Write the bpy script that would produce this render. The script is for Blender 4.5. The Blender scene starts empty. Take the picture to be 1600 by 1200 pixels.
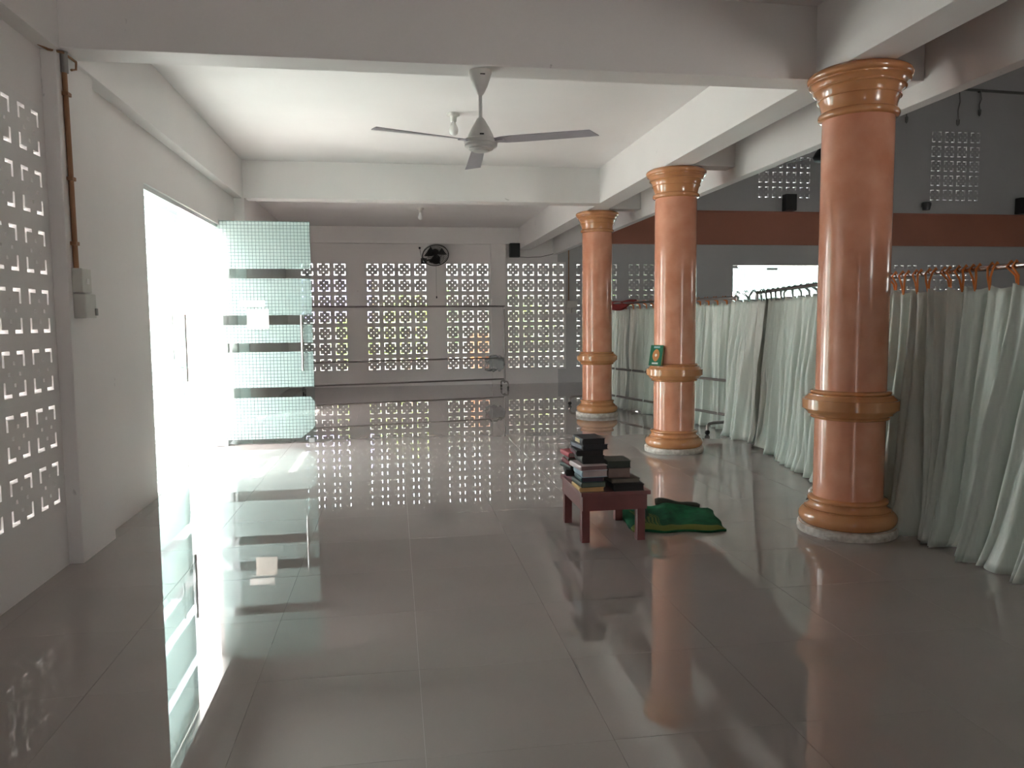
import bpy, bmesh, math, random
from mathutils import Vector, Matrix
random.seed(7)
PI = math.pi
SC = bpy.context.scene
COL = SC.collection

# ------------------------------------------------------------------ camera, sky, sun, exposure
cam_d = bpy.data.cameras.new('camera'); cam = bpy.data.objects.new('camera', cam_d); COL.objects.link(cam)
F_PX, YAW, PITCH, ROLL, EYE = 1192.44, 0.152901, -0.0836398, -0.00841867, 1.34
cam_d.sensor_width = 36.0; cam_d.lens = F_PX * 36.0 / 1600.0; cam_d.clip_start = 0.05; cam_d.clip_end = 300
_f = Vector((math.sin(YAW)*math.cos(PITCH), math.cos(YAW)*math.cos(PITCH), math.sin(PITCH)))
_r = Vector((math.cos(YAW), -math.sin(YAW), 0)); _u = _r.cross(_f)
_c, _s = math.cos(ROLL), math.sin(ROLL)
_R = _c*_r + _s*_u; _U = -_s*_r + _c*_u
cam.matrix_world = Matrix(((_R.x, _U.x, -_f.x, 0), (_R.y, _U.y, -_f.y, 0), (_R.z, _U.z, -_f.z, EYE), (0, 0, 0, 1)))
SC.camera = cam

world = bpy.data.worlds.new('sky'); SC.world = world; world.use_nodes = True
wn = world.node_tree; wn.nodes.clear()
bg = wn.nodes.new('ShaderNodeBackground'); wo = wn.nodes.new('ShaderNodeOutputWorld')
sky = wn.nodes.new('ShaderNodeTexSky'); sky.sky_type = 'NISHITA'; sky.sun_disc = False
sky.sun_elevation = math.radians(56); sky.sun_rotation = math.radians(233); sky.air_density = 1.6; sky.dust_density = 3.5
hsv = wn.nodes.new('ShaderNodeHueSaturation'); hsv.inputs['Saturation'].default_value = 0.15
wn.links.new(sky.outputs[0], hsv.inputs['Color']); wn.links.new(hsv.outputs[0], bg.inputs[0])
bg.inputs[1].default_value = 0.50
wn.links.new(bg.outputs[0], wo.inputs[0])

sun_d = bpy.data.lights.new('sun', 'SUN'); sun_d.energy = 5.5; sun_d.angle = math.radians(0.8); sun_d.color = (1.0, 0.94, 0.915)
sun = bpy.data.objects.new('sun', sun_d); COL.objects.link(sun)
sun_dir = Vector((0.80, 0.60, -1.5)).normalized()          # the way the light travels
sun.rotation_euler = sun_dir.to_track_quat('-Z', 'Y').to_euler()

vs = SC.view_settings
vs.view_transform = 'Standard'; vs.look = 'None'; vs.gamma = 1.0; vs.use_curve_mapping = False
vs.exposure = 2.92
cy = SC.cycles
cy.use_denoising = True; cy.max_bounces = 14; cy.diffuse_bounces = 8; cy.glossy_bounces = 5; cy.transparent_max_bounces = 24
cy.transmission_bounces = 6; cy.caustics_reflective = False; cy.caustics_refractive = False; cy.sample_clamp_indirect = 6.0

# ------------------------------------------------------------------ materials
def lin(r, g, b):
    f = lambda c: ((c/255+0.055)/1.055)**2.4 if c > 10 else c/255/12.92
    return (f(r), f(g), f(b), 1)

def mat(name, col, rough=0.6, metal=0.0, coat=0.0, var=0.0, scale=6.0, col2=None, bump=0.0, bscale=60.0, ior=1.5, sheen=0.0, spec=0.5, coat_rough=0.08):
    m = bpy.data.materials.new(name); m.use_nodes = True
    nt = m.node_tree; p = nt.nodes['Principled BSDF']
    p.inputs['Roughness'].default_value = rough; p.inputs['Metallic'].default_value = metal
    p.inputs['Coat Weight'].default_value = coat; p.inputs['Coat Roughness'].default_value = coat_rough
    p.inputs['IOR'].default_value = ior; p.inputs['Sheen Weight'].default_value = sheen
    p.inputs['Specular IOR Level'].default_value = spec
    tc = nt.nodes.new('ShaderNodeTexCoord')
    n = nt.nodes.new('ShaderNodeTexNoise'); n.inputs['Scale'].default_value = scale; n.inputs['Detail'].default_value = 6
    nt.links.new(tc.outputs['Object'], n.inputs['Vector'])
    r = nt.nodes.new('ShaderNodeValToRGB')
    c2 = col2 if col2 else tuple(max(0, c*(1-var)) for c in col[:3]) + (1,)
    r.color_ramp.elements[0].position = 0.35; r.color_ramp.elements[1].position = 0.68
    r.color_ramp.elements[0].color = c2; r.color_ramp.elements[1].color = col
    nt.links.new(n.outputs['Fac'], r.inputs['Fac']); nt.links.new(r.outputs['Color'], p.inputs['Base Color'])
    if bump > 0:
        n2 = nt.nodes.new('ShaderNodeTexNoise'); n2.inputs['Scale'].default_value = bscale; n2.inputs['Detail'].default_value = 4
        nt.links.new(tc.outputs['Object'], n2.inputs['Vector'])
        b = nt.nodes.new('ShaderNodeBump'); b.inputs['Strength'].default_value = bump; b.inputs['Distance'].default_value = 0.01
        nt.links.new(n2.outputs['Fac'], b.inputs['Height']); nt.links.new(b.outputs['Normal'], p.inputs['Normal'])
    return m

def plaster(name, col, dirt=0.62, amount=0.74):
    """white wall paint with small scuffs and grey smears"""
    m = mat(name, col, rough=0.55, var=0.04, scale=1.3, bump=0.05, bscale=25)
    nt = m.node_tree; p = nt.nodes['Principled BSDF']
    src = p.inputs['Base Color'].links[0].from_socket
    tc = nt.nodes.new('ShaderNodeTexCoord')
    n = nt.nodes.new('ShaderNodeTexNoise'); n.inputs['Scale'].default_value = 9.0; n.inputs['Detail'].default_value = 4; n.inputs['Distortion'].default_value = 0.6
    nt.links.new(tc.outputs['Object'], n.inputs['Vector'])
    r = nt.nodes.new('ShaderNodeValToRGB'); r.color_ramp.elements[0].position = amount; r.color_ramp.elements[1].position = amount+0.05
    nt.links.new(n.outputs['Fac'], r.inputs['Fac'])
    mx = nt.nodes.new('ShaderNodeMixRGB'); mx.inputs[2].default_value = tuple(c*dirt for c in col[:3]) + (1,)
    nt.links.new(r.outputs['Color'], mx.inputs[0]); nt.links.new(src, mx.inputs[1]); nt.links.new(mx.outputs[0], p.inputs['Base Color'])
    return m

M = {}
M['wall'] = plaster('white_wall_paint', (0.75, 0.725, 0.715, 1))
M['ceiling'] = plaster('white_ceiling_paint', (0.81, 0.79, 0.785, 1), amount=0.78)
M['beam'] = plaster('white_beam_paint', (0.765, 0.745, 0.735, 1), amount=0.75)
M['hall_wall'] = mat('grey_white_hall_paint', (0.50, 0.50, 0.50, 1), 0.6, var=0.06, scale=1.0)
M['band'] = mat('orange_brown_wall_band', lin(172, 112, 90), 0.5, var=0.12, scale=0.8)
M['block'] = mat('painted_breeze_block', (0.745, 0.73, 0.72, 1), 0.6, var=0.06, scale=3.0)
M['tile'] = mat('polished_cream_porcelain', (0.335, 0.297, 0.278, 1), 0.012, var=0.05, scale=2.2, ior=1.78, spec=0.5)
M['grout'] = mat('grey_grout', (0.42, 0.39, 0.37, 1), 0.6)
M['marble'] = mat('terracotta_marble', lin(230, 166, 136), 0.22, coat=0.6, scale=5.0, col2=lin(216, 144, 112), coat_rough=0.10, bump=0.03, bscale=14)
M['marble_trim'] = mat('ochre_marble_moulding', lin(212, 154, 106), 0.22, coat=0.7, scale=4.0, col2=lin(198, 134, 88), coat_rough=0.10)
M['plinth'] = mat('chipped_white_cement', (0.72, 0.68, 0.63, 1), 0.8, scale=22, col2=(0.45, 0.40, 0.36, 1), bump=0.5, bscale=40)
M['steel'] = mat('brushed_stainless_steel', (0.50, 0.48, 0.47, 1), 0.25, metal=1.0, var=0.1)
M['dark_steel'] = mat('dull_dark_steel', (0.30, 0.28, 0.27, 1), 0.35, metal=1.0, var=0.1)
M['alu'] = mat('satin_aluminium', (0.66, 0.66, 0.67, 1), 0.35, metal=1.0)
M['black'] = mat('black_plastic', (0.012, 0.012, 0.013, 1), 0.45)
M['rubber'] = mat('black_rubber', (0.02, 0.02, 0.02, 1), 0.7)
M['white_plastic'] = mat('off_white_plastic', (0.58, 0.57, 0.53, 1), 0.4, var=0.08, scale=8)
M['fan_white'] = mat('grey_white_fan_enamel', (0.72, 0.71, 0.69, 1), 0.35, var=0.06)
M['fan_blade'] = mat('lavender_grey_fan_blade', (0.52, 0.50, 0.55, 1), 0.4, var=0.05)
M['badge'] = mat('dark_badge_print', (0.03, 0.03, 0.03, 1), 0.5)
M['bulb'] = mat('white_bulb_glass', (0.78, 0.78, 0.76, 1), 0.3)
M['conduit'] = mat('yellowed_brown_conduit', lin(150, 108, 74), 0.5, var=0.25, scale=5)
M['conduit_grey'] = mat('grey_conduit_sleeve', (0.22, 0.21, 0.20, 1), 0.5)
M['dust'] = mat('grey_dust', (0.17, 0.165, 0.16, 1), 0.9)
M['maroon'] = mat('maroon_painted_wood', lin(112, 52, 50), 0.35, var=0.2, scale=9, coat=0.25)
M['orange'] = mat('orange_fabric_tie', lin(222, 128, 58), 0.6, var=0.15)
M['green_tie'] = mat('grey_green_fabric_tie', lin(120, 136, 128), 0.7, var=0.1)
M['red_cloth'] = mat('dark_red_cloth', lin(128, 32, 30), 0.8, var=0.3, scale=12)
M['foliage_a'] = mat('yellow_green_leaves', (0.36, 0.46, 0.06, 1), 0.6, scale=4, col2=(0.12, 0.22, 0.03, 1))
M['foliage_b'] = mat('deep_green_leaves', (0.10, 0.20, 0.05, 1), 0.6, scale=4, col2=(0.05, 0.10, 0.03, 1))
M['bark'] = mat('brown_bark', (0.12, 0.08, 0.05, 1), 0.9)
M['ground'] = mat('pale_concrete_yard', (0.60, 0.58, 0.54, 1), 0.85, var=0.15, scale=0.8)
M['outer_white'] = mat('white_outside_render', (0.80, 0.80, 0.79, 1), 0.8, var=0.04)
M['outer_pink'] = mat('pink_balustrade_paint', (0.62, 0.40, 0.36, 1), 0.7, var=0.06)
M['pane_dark'] = mat('dark_window_pane', (0.07, 0.10, 0.11, 1), 0.1)
M['outer_roof'] = mat('grey_roof_sheet', (0.32, 0.33, 0.36, 1), 0.6)
M['terracotta'] = mat('orange_clay', (0.75, 0.24, 0.07, 1), 0.7, var=0.1)
M['yard'] = mat('weathered_grey_render', (0.28, 0.28, 0.26, 1), 0.9, var=0.3, scale=1.2)
M['violet'] = mat('pale_violet_sheet', (0.50, 0.46, 0.86, 1), 0.7, var=0.05)
M['paper'] = mat('white_paper', (0.85, 0.84, 0.80, 1), 0.7, var=0.03)
M['paper_tan'] = mat('cream_notice_paper', (0.86, 0.80, 0.72, 1), 0.7, var=0.08, scale=30)
M['ink'] = mat('grey_print', (0.30, 0.29, 0.29, 1), 0.7)

def schlick(nt):
    lw = nt.nodes.new('ShaderNodeLayerWeight'); lw.inputs[0].default_value = 0.5
    pw = nt.nodes.new('ShaderNodeMath'); pw.operation = 'POWER'; pw.inputs[1].default_value = 5.0; nt.links.new(lw.outputs['Facing'], pw.inputs[0])
    ma = nt.nodes.new('ShaderNodeMath'); ma.operation = 'MULTIPLY_ADD'; ma.inputs[1].default_value = 0.75; ma.inputs[2].default_value = 0.04; nt.links.new(pw.outputs[0], ma.inputs[0])
    return ma.outputs[0]
def glass_mats():
    """door glass: clear strips, and the film of small frosted squares"""
    def base(name):
        m = bpy.data.materials.new(name); m.use_nodes = True; nt = m.node_tree; nt.nodes.clear()
        return m, nt
    m, nt = base('clear_door_glass')
    out = nt.nodes.new('ShaderNodeOutputMaterial'); t = nt.nodes.new('ShaderNodeBsdfTransparent'); t.inputs[0].default_value = (0.86, 0.92, 0.91, 1)
    g = nt.nodes.new('ShaderNodeBsdfGlossy'); g.inputs['Roughness'].default_value = 0.02; g.inputs[0].default_value = (1, 1, 1, 1)
    mx = nt.nodes.new('ShaderNodeMixShader'); nt.links.new(schlick(nt), mx.inputs[0]); nt.links.new(t.outputs[0], mx.inputs[1]); nt.links.new(g.outputs[0], mx.inputs[2])
    nt.links.new(mx.outputs[0], out.inputs[0]); M['glass'] = m
    m, nt = base('frosted_square_film')
    out = nt.nodes.new('ShaderNodeOutputMaterial')
    t = nt.nodes.new('ShaderNodeBsdfTransparent'); t.inputs[0].default_value = (0.80, 0.90, 0.89, 1)
    d = nt.nodes.new('ShaderNodeBsdfDiffuse'); d.inputs[0].default_value = (0.60, 0.73, 0.72, 1)
    tr = nt.nodes.new('ShaderNodeBsdfTranslucent'); tr.inputs[0].default_value = (0.86, 0.915, 0.905, 1)
    dt = nt.nodes.new('ShaderNodeMixShader'); dt.inputs[0].default_value = 0.5
    nt.links.new(d.outputs[0], dt.inputs[1]); nt.links.new(tr.outputs[0], dt.inputs[2])
    tc = nt.nodes.new('ShaderNodeTexCoord'); sp = nt.nodes.new('ShaderNodeSeparateXYZ'); nt.links.new(tc.outputs['Object'], sp.inputs[0])
    def line(sock):
        a = nt.nodes.new('ShaderNodeMath'); a.operation = 'MULTIPLY'; a.inputs[1].default_value = 1/0.0365; nt.links.new(sock, a.inputs[0])
        b = nt.nodes.new('ShaderNodeMath'); b.operation = 'FRACT'; nt.links.new(a.outputs[0], b.inputs[0])
        c = nt.nodes.new('ShaderNodeMath'); c.operation = 'LESS_THAN'; c.inputs[1].default_value = 0.13; nt.links.new(b.outputs[0], c.inputs[0])
        return c.outputs[0]
    mxn = nt.nodes.new('ShaderNodeMath'); mxn.operation = 'MAXIMUM'
    nt.links.new(line(sp.outputs['X']), mxn.inputs[0]); nt.links.new(line(sp.outputs['Z']), mxn.inputs[1])
    sc = nt.nodes.new('ShaderNodeMath'); sc.operation = 'MULTIPLY_ADD'; sc.inputs[1].default_value = 0.70; sc.inputs[2].default_value = 0.15
    nt.links.new(mxn.outputs[0], sc.inputs[0])
    mx = nt.nodes.new('ShaderNodeMixShader'); nt.links.new(sc.outputs[0], mx.inputs[0]); nt.links.new(dt.outputs[0], mx.inputs[1]); nt.links.new(t.outputs[0], mx.inputs[2])
    g = nt.nodes.new('ShaderNodeBsdfGlossy'); g.inputs['Roughness'].default_value = 0.03
    m2 = nt.nodes.new('ShaderNodeMixShader'); nt.links.new(schlick(nt), m2.inputs[0]); nt.links.new(mx.outputs[0], m2.inputs[1]); nt.links.new(g.outputs[0], m2.inputs[2])
    nt.links.new(m2.outputs[0], out.inputs[0]); M['film'] = m
    m, nt = base('clear_thin_plastic')
    out = nt.nodes.new('ShaderNodeOutputMaterial'); t = nt.nodes.new('ShaderNodeBsdfTransparent'); t.inputs[0].default_value = (0.86, 0.90, 0.92, 1)
    d = nt.nodes.new('ShaderNodeBsdfPrincipled'); d.inputs['Base Color'].default_value = (0.42, 0.43, 0.43, 1); d.inputs['Roughness'].default_value = 0.35
    mx = nt.nodes.new('ShaderNodeMixShader'); mx.inputs[0].default_value = 0.36
    nt.links.new(t.outputs[0], mx.inputs[1]); nt.links.new(d.outputs[0], mx.inputs[2]); nt.links.new(mx.outputs[0], out.inputs[0]); M['bag'] = m
    m, nt = base('mint_satin_curtain')
    out = nt.nodes.new('ShaderNodeOutputMaterial'); p = nt.nodes.new('ShaderNodeBsdfPrincipled')
    p.inputs['Roughness'].default_value = 0.33; p.inputs['Sheen Weight'].default_value = 0.2; p.inputs['Specular IOR Level'].default_value = 0.5
    tc = nt.nodes.new('ShaderNodeTexCoord'); mp = nt.nodes.new('ShaderNodeMapping'); mp.inputs['Scale'].default_value = (22, 22, 3.0)
    n = nt.nodes.new('ShaderNodeTexNoise'); n.inputs['Scale'].default_value = 2.0; n.inputs['Detail'].default_value = 5
    nt.links.new(tc.outputs['Object'], mp.inputs[0]); nt.links.new(mp.outputs[0], n.inputs['Vector'])
    r = nt.nodes.new('ShaderNodeValToRGB'); r.color_ramp.elements[0].color = lin(198, 207, 200); r.color_ramp.elements[1].color = lin(220, 225, 218)
    nt.links.new(n.outputs['Fac'], r.inputs[0]); nt.links.new(r.outputs[0], p.inputs['Base Color'])
    b = nt.nodes.new('ShaderNodeBump'); b.inputs['Strength'].default_value = 0.22; b.inputs['Distance'].default_value = 0.02
    nt.links.new(n.outputs['Fac'], b.inputs['Height']); nt.links.new(b.outputs[0], p.inputs['Normal'])
    tr = nt.nodes.new('ShaderNodeBsdfTranslucent'); tr.inputs[0].default_value = lin(196, 204, 196)
    mx = nt.nodes.new('ShaderNodeMixShader'); mx.inputs[0].default_value = 0.14
    nt.links.new(p.outputs[0], mx.inputs[1]); nt.links.new(tr.outputs[0], mx.inputs[2]); nt.links.new(mx.outputs[0], out.inputs[0]); M['curtain'] = m
glass_mats()

# ------------------------------------------------------------------ mesh helpers
class MB:
    def __init__(self): self.v = []; self.f = []; self.smooth = []
    def add(self, vs, fs, smooth=False):
        o = len(self.v); self.v += [tuple(x) for x in vs]
        self.f += [tuple(i+o for i in f) for f in fs]; self.smooth += [smooth]*len(fs); return self
    def box(self, x0, x1, y0, y1, z0, z1, rot=None, bev=0.0):
        if bev > 0:
            bm = bmesh.new(); bmesh.ops.create_cube(bm, size=1)
            for v in bm.verts: v.co = Vector(((x0+x1)/2+v.co.x*(x1-x0), (y0+y1)/2+v.co.y*(y1-y0), (z0+z1)/2+v.co.z*(z1-z0)))
            bmesh.ops.bevel(bm, geom=list(bm.edges), offset=bev, segments=2, affect='EDGES', profile=0.7)
            bm.verts.ensure_lookup_table(); bm.verts.index_update()
            vs = [v.co.copy() for v in bm.verts]; fs = [tuple(v.index for v in f.verts) for f in bm.faces]; bm.free()
        else:
            vs = [Vector(p) for p in ((x0,y0,z0),(x1,y0,z0),(x1,y1,z0),(x0,y1,z0),(x0,y0,z1),(x1,y0,z1),(x1,y1,z1),(x0,y1,z1))]
            fs = [(0,3,2,1),(4,5,6,7),(0,1,5,4),(1,2,6,5),(2,3,7,6),(3,0,4,7)]
        if rot is not None: vs = [rot @ v for v in vs]
        return self.add(vs, fs)
    def tube(self, pts, r, seg=8, cap=True):
        pts = [Vector(p) for p in pts]; rr = r if isinstance(r, (list, tuple)) else [r]*len(pts)
        rings = []; up = Vector((0, 0, 1)); t0 = (pts[1]-pts[0]).normalized()
        n = t0.cross(up)
        if n.length < 1e-3: n = t0.cross(Vector((1, 0, 0)))
        n.normalize(); vs = []
        for i, p in enumerate(pts):
            t = (pts[min(i+1, len(pts)-1)]-pts[max(i-1, 0)]).normalized()
            n = (n - t*n.dot(t)); n.normalize(); b = t.cross(n)
            for k in range(seg):
                a = 2*PI*k/seg; vs.append(p + (n*math.cos(a)+b*math.sin(a))*rr[i])
        fs = []
        for i in range(len(pts)-1):
            for k in range(seg):
                a = i*seg+k; b_ = i*seg+(k+1) % seg; fs.append((a, b_, b_+seg, a+seg))
        self.add(vs, fs, True)
        if cap:
            self.add(vs[:seg], [tuple(range(seg-1, -1, -1))]); self.add(vs[-seg:], [tuple(range(seg))])
        return self
    def lathe(self, prof, c=(0, 0, 0), seg=48, axis='z'):
        vs = []; fs = []
        for (r, z) in prof:
            for k in range(seg):
                a = 2*PI*k/seg; x, y = r*math.cos(a), r*math.sin(a)
                q = (x, y, z) if axis == 'z' else ((z, x, y) if axis == 'x' else (x, z, y))
                vs.append((c[0]+q[0], c[1]+q[1], c[2]+q[2]))
        for i in range(len(prof)-1):
            for k in range(seg):
                a = i*seg+k; b = i*seg+(k+1) % seg; fs.append((a, b, b+seg, a+seg))
        self.add(vs, fs, True)
        for i, rev in ((0, True), (len(prof)-1, False)):
            if prof[i][0] > 1e-4:
                ring = vs[i*seg:(i+1)*seg]; idx = tuple(range(seg)); self.add(ring, [idx[::-1] if rev else idx])
        return self
    def grid(self, us, vs_, solid, d0, d1, mp, us2=None, vs2=None):
        """a slab cut on grid lines with cells left out; mp(u, v, d) -> xyz; us2/vs2: the lines on the far side"""
        us2 = us2 or us; vs2 = vs2 or vs_
        nu, nv = len(us), len(vs_)
        P = [mp(us[i], vs_[j], d0) for j in range(nv) for i in range(nu)] + [mp(us2[i], vs2[j], d1) for j in range(nv) for i in range(nu)]
        N = nu*nv; I = lambda i, j: j*nu+i
        S = lambda i, j: 0 <= i < nu-1 and 0 <= j < nv-1 and solid(i, j)
        fs = []
        for i in range(nu-1):
            for j in range(nv-1):
                if not S(i, j): continue
                a, b, c, d = I(i, j), I(i+1, j), I(i+1, j+1), I(i, j+1)
                fs += [(a, b, c, d), (a+N, d+N, c+N, b+N)]
                if not S(i-1, j): fs.append((a, d, d+N, a+N))
                if not S(i+1, j): fs.append((c, b, b+N, c+N))
                if not S(i, j-1): fs.append((b, a, a+N, b+N))
                if not S(i, j+1): fs.append((d, c, c+N, d+N))
        used = sorted({k for f in fs for k in f}); mpn = {k: n for n, k in enumerate(used)}
        return self.add([P[k] for k in used], [tuple(mpn[k] for k in f) for f in fs])
    def mesh(self, name, m):
        me = bpy.data.meshes.new(name); me.from_pydata(self.v, [], self.f); me.update()
        me.polygons.foreach_set('use_smooth', self.smooth)
        bm = bmesh.new(); bm.from_mesh(me); bmesh.ops.recalc_face_normals(bm, faces=bm.faces[:]); bm.to_mesh(me); bm.free()
        if m: me.materials.append(m)
        return me
    def build(self, name, m, parent=None, loc=(0, 0, 0), rot=(0, 0, 0)):
        o = bpy.data.objects.new(name, self.mesh(name, m)); COL.objects.link(o)
        o.location = loc; o.rotation_euler = rot
        if parent: o.parent = parent
        return o

def tag(o, label, cat=None, group=None, kind=None):
    o['label'] = label
    if cat: o['category'] = cat
    if group: o['group'] = group
    if kind: o['kind'] = kind
    return o
def thing(name, label, cat, loc=(0, 0, 0), rz=0.0, group=None, kind=None):
    o = bpy.data.objects.new(name, None); COL.objects.link(o); o.location = loc; o.rotation_euler = (0, 0, rz); o.empty_display_size = 0.1
    return tag(o, label, cat, group, kind)
def inst(name, me, parent, loc=(0, 0, 0), rot=(0, 0, 0), scale=(1, 1, 1)):
    o = bpy.data.objects.new(name, me); COL.objects.link(o); o.parent = parent; o.location = loc; o.rotation_euler = rot; o.scale = scale; return o
def copy_tree(o, parent=None):
    c = o.copy(); COL.objects.link(c); c.parent = parent
    for ch in o.children: copy_tree(ch, c)
    return c
def struct(mb, name, m, label, cat): return tag(mb.build(name, m), label, cat, kind='structure')

# ------------------------------------------------------------------ the setting
XL, YB, ZC, YF, XR, ZH = -1.82, 15.88, 3.24, -5.0, 16.0, 7.2   # left wall, back wall, bay ceiling, wall behind, right wall, hall ceiling
XO = 3.34                                                      # face of the hall's edge beam

# floor: slab with a sunk field in which the tiles lie
TX0, TY0, TS = 0.07, 2.26, 0.6
tx = [XL] + [TX0 + TS*k for k in range(-3, 8)]
ty = [TY0 + TS*k for k in range(-2, 23)] + [YB]
fb = MB()
fb.box(XL-0.45, tx[-1], ty[0], YB+0.1, -0.2, -0.006)
fb.box(tx[-1], XR, YF, YB+0.1, -0.2, 0.0); fb.box(XL-0.45, tx[-1], YF, ty[0], -0.2, 0.0)
floor = struct(fb, 'floor', M['tile'], 'polished pale floor of large square tiles that mirrors the room', 'floor')
floor.data.materials.append(M['grout'])
for pgn in floor.data.polygons:
    if abs(pgn.center.z+0.006) < 1e-4: pgn.material_index = 1
tcache = {}
for i in range(len(tx)-1):
    for j in range(len(ty)-1):
        w, d = tx[i+1]-tx[i]-0.0011, ty[j+1]-ty[j]-0.0011
        key = (round(w, 3), round(d, 3))
        if key not in tcache: tcache[key] = MB().box(-w/2, w/2, -d/2, d/2, -0.007, 0.0).mesh('tile', M['tile'])
        inst('tile', tcache[key], floor, ((tx[i]+tx[i+1])/2, (ty[j]+ty[j+1])/2, 0), (random.gauss(0, 0.0003), random.gauss(0, 0.0003), 0))

# perforated (breeze) blocks
BP = 0.3215
def block_mesh():
    h, o, a, n, dd, dr, w = BP/2, 0.117, 0.0975, 0.037, 0.056, 0.0095, 0.090
    ln = sorted([-h, -o, -a, -dd-dr, -dd+dr, -n, -dr, dr, n, dd-dr, dd+dr, a, o, h])
    def back(x):
        for q, s in ((o, -0.003), (a, 0.002), (dd+dr, -0.002), (dd-dr, 0.002)):
            if abs(abs(x)-q) < 1e-6: return math.copysign(abs(x)+s, x)
        return x
    ln2 = [back(x) for x in ln]
    def solid(i, j):
        x, z = abs((ln[i]+ln[i+1])/2), abs((ln[j]+ln[j+1])/2)
        if x < o and z < o and x > n and z > n and (x > a or z > a): return False
        if (abs(x-dd) < dr and z < dr) or (abs(z-dd) < dr and x < dr): return False
        return True
    mb = MB().grid(ln, ln, solid, -w, 0.0, lambda u, v, d: (u, d, v), ln2, ln2)
    me = mb.mesh('breeze_block', M['block'])
    return me
BLOCK = block_mesh()
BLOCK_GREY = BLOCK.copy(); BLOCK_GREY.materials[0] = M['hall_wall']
def block_group(parent, ulefts, ztop, rows, plane, pos, scale=1.0, BLOCK=BLOCK):
    """ulefts: left edge of each hole pattern along the wall; pattern starts 0.044 m inside the block"""
    p = BP*scale; h = p/2; pat = 0.117*scale
    for u in ulefts:
        for r in range(rows):
            z = ztop - pat - r*p
            if plane == 'y': inst('breeze_block', BLOCK, parent, (u+pat, pos+0.09*scale, z), (0, 0, 0), (scale, scale, scale))
            else: inst('breeze_block', BLOCK, parent, (pos-0.09*scale, u+pat, z), (0, 0, PI/2), (scale, scale, scale))
    m = pat + (h-pat)
    return (min(ulefts)+pat-h, max(ulefts)+pat+h, ztop-pat-(rows-1)*p-h, ztop-pat+h)
def wall(name, m, label, u0, u1, z0, z1, holes, d0, d1, mp):
    us = sorted({u0, u1} | {h[0] for h in holes} | {h[1] for h in holes}); zs = sorted({z0, z1} | {h[2] for h in holes} | {h[3] for h in holes})
    us = [u for u in us if u0 <= u <= u1]; zs = [z for z in zs if z0 <= z <= z1]
    def solid(i, j):
        u, z = (us[i]+us[i+1])/2, (zs[j]+zs[j+1])/2
        return not any(h[0] < u < h[1] and h[2] < z < h[3] for h in holes)
    return struct(MB().grid(us, zs, solid, d0, d1, mp), name, m, label, 'wall')

# left wall
LZ = 2.442; LS = 0.958; LP = BP*LS
lefts = [4.212-LP*k for k in range(0, 7)]
def hole_of(ulefts, ztop, rows, scale=1.0):
    p = BP*scale; pat = 0.117*scale
    return (min(ulefts)+pat-p/2, max(ulefts)+pat+p/2, ztop-pat-(rows-1)*p-p/2, ztop-pat+p/2)
DY0, DY1, DZ = 6.14, 8.66, 2.385
wl = wall('wall_left', M['wall'], 'white left wall with pierced blocks and a glass door opening', YF, 9.76, 0, ZC,
          [hole_of(lefts, LZ, 7, LS), (DY0, DY1, 0, DZ)], XL, XL-0.16, lambda u, v, d: (d, u, v))
block_group(wl, lefts, LZ, 7, 'x', XL, LS)
wall('wall_left', M['wall'], 'white left wall of the far bay, half hidden by the glass door', 9.60, YB+0.1, 0, ZC, [(10.7, 11.2, 0, 2.1)], -2.10, -2.26, lambda u, v, d: (d, u, v))  # opening added out of view to brighten the far bay

# back wall, through the bays and the hall
Z7 = 2.503
groups = [([-1.81, -1.4895, -1.171], Z7, 7), ([-0.517, -0.1955, 0.126, 0.4475], Z7, 7), ([1.10, 1.4215, 1.737], Z7, 7), ([2.378, 2.6995, 3.018, 3.3365], Z7, 7),
          ([3.85, 4.1715, 4.493], Z7, 7), ([5.0, 5.3215, 5.643, 5.9645], Z7, 7), ([10.57, 10.8915, 11.213, 11.5345], Z7, 7), ([12.04, 12.3615, 12.683, 13.0045], Z7, 7),
          ([7.91, 8.2315, 8.553, 8.8745], 5.48, 5), ([12.04, 12.3615, 12.683, 13.0045], 5.48, 5)]
HD0, HD1, HDZ = 7.35, 9.75, 2.49
wb = wall('wall_back', M['wall'], 'white back wall with groups of pierced blocks letting daylight through', -2.26, XO+0.1, 0, ZC+0.1,
          [hole_of(*g) for g in groups[:4]] , YB, YB+0.10, lambda u, v, d: (u, d, v))
wh = wall('wall_hall_back', M['hall_wall'], 'tall grey back wall of the hall beyond the curtains', XO+0.1, XR, 0, ZH,
          [hole_of(*g) for g in groups[4:]] + [(HD0, HD1, 0, HDZ), (3.2, 3.61, Z7-0.117-6*BP-BP/2, Z7-0.117+BP/2)], YB, YB+0.10, lambda u, v, d: (u, d, v))
for g in groups[:4]: block_group(wb, *g, 'y', YB)
for g in groups[4:]: block_group(wh, *g, 'y', YB, BLOCK=BLOCK_GREY)
struct(MB().box(XO+0.1, XR, YB-0.06, YB, 2.93, 3.62, bev=0.004).box(XO+0.1, XR, YB-0.075, YB, 3.62, 3.65), 'trim_1', M['band'], 'wide orange brown band across the hall back wall', 'wall band')

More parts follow.
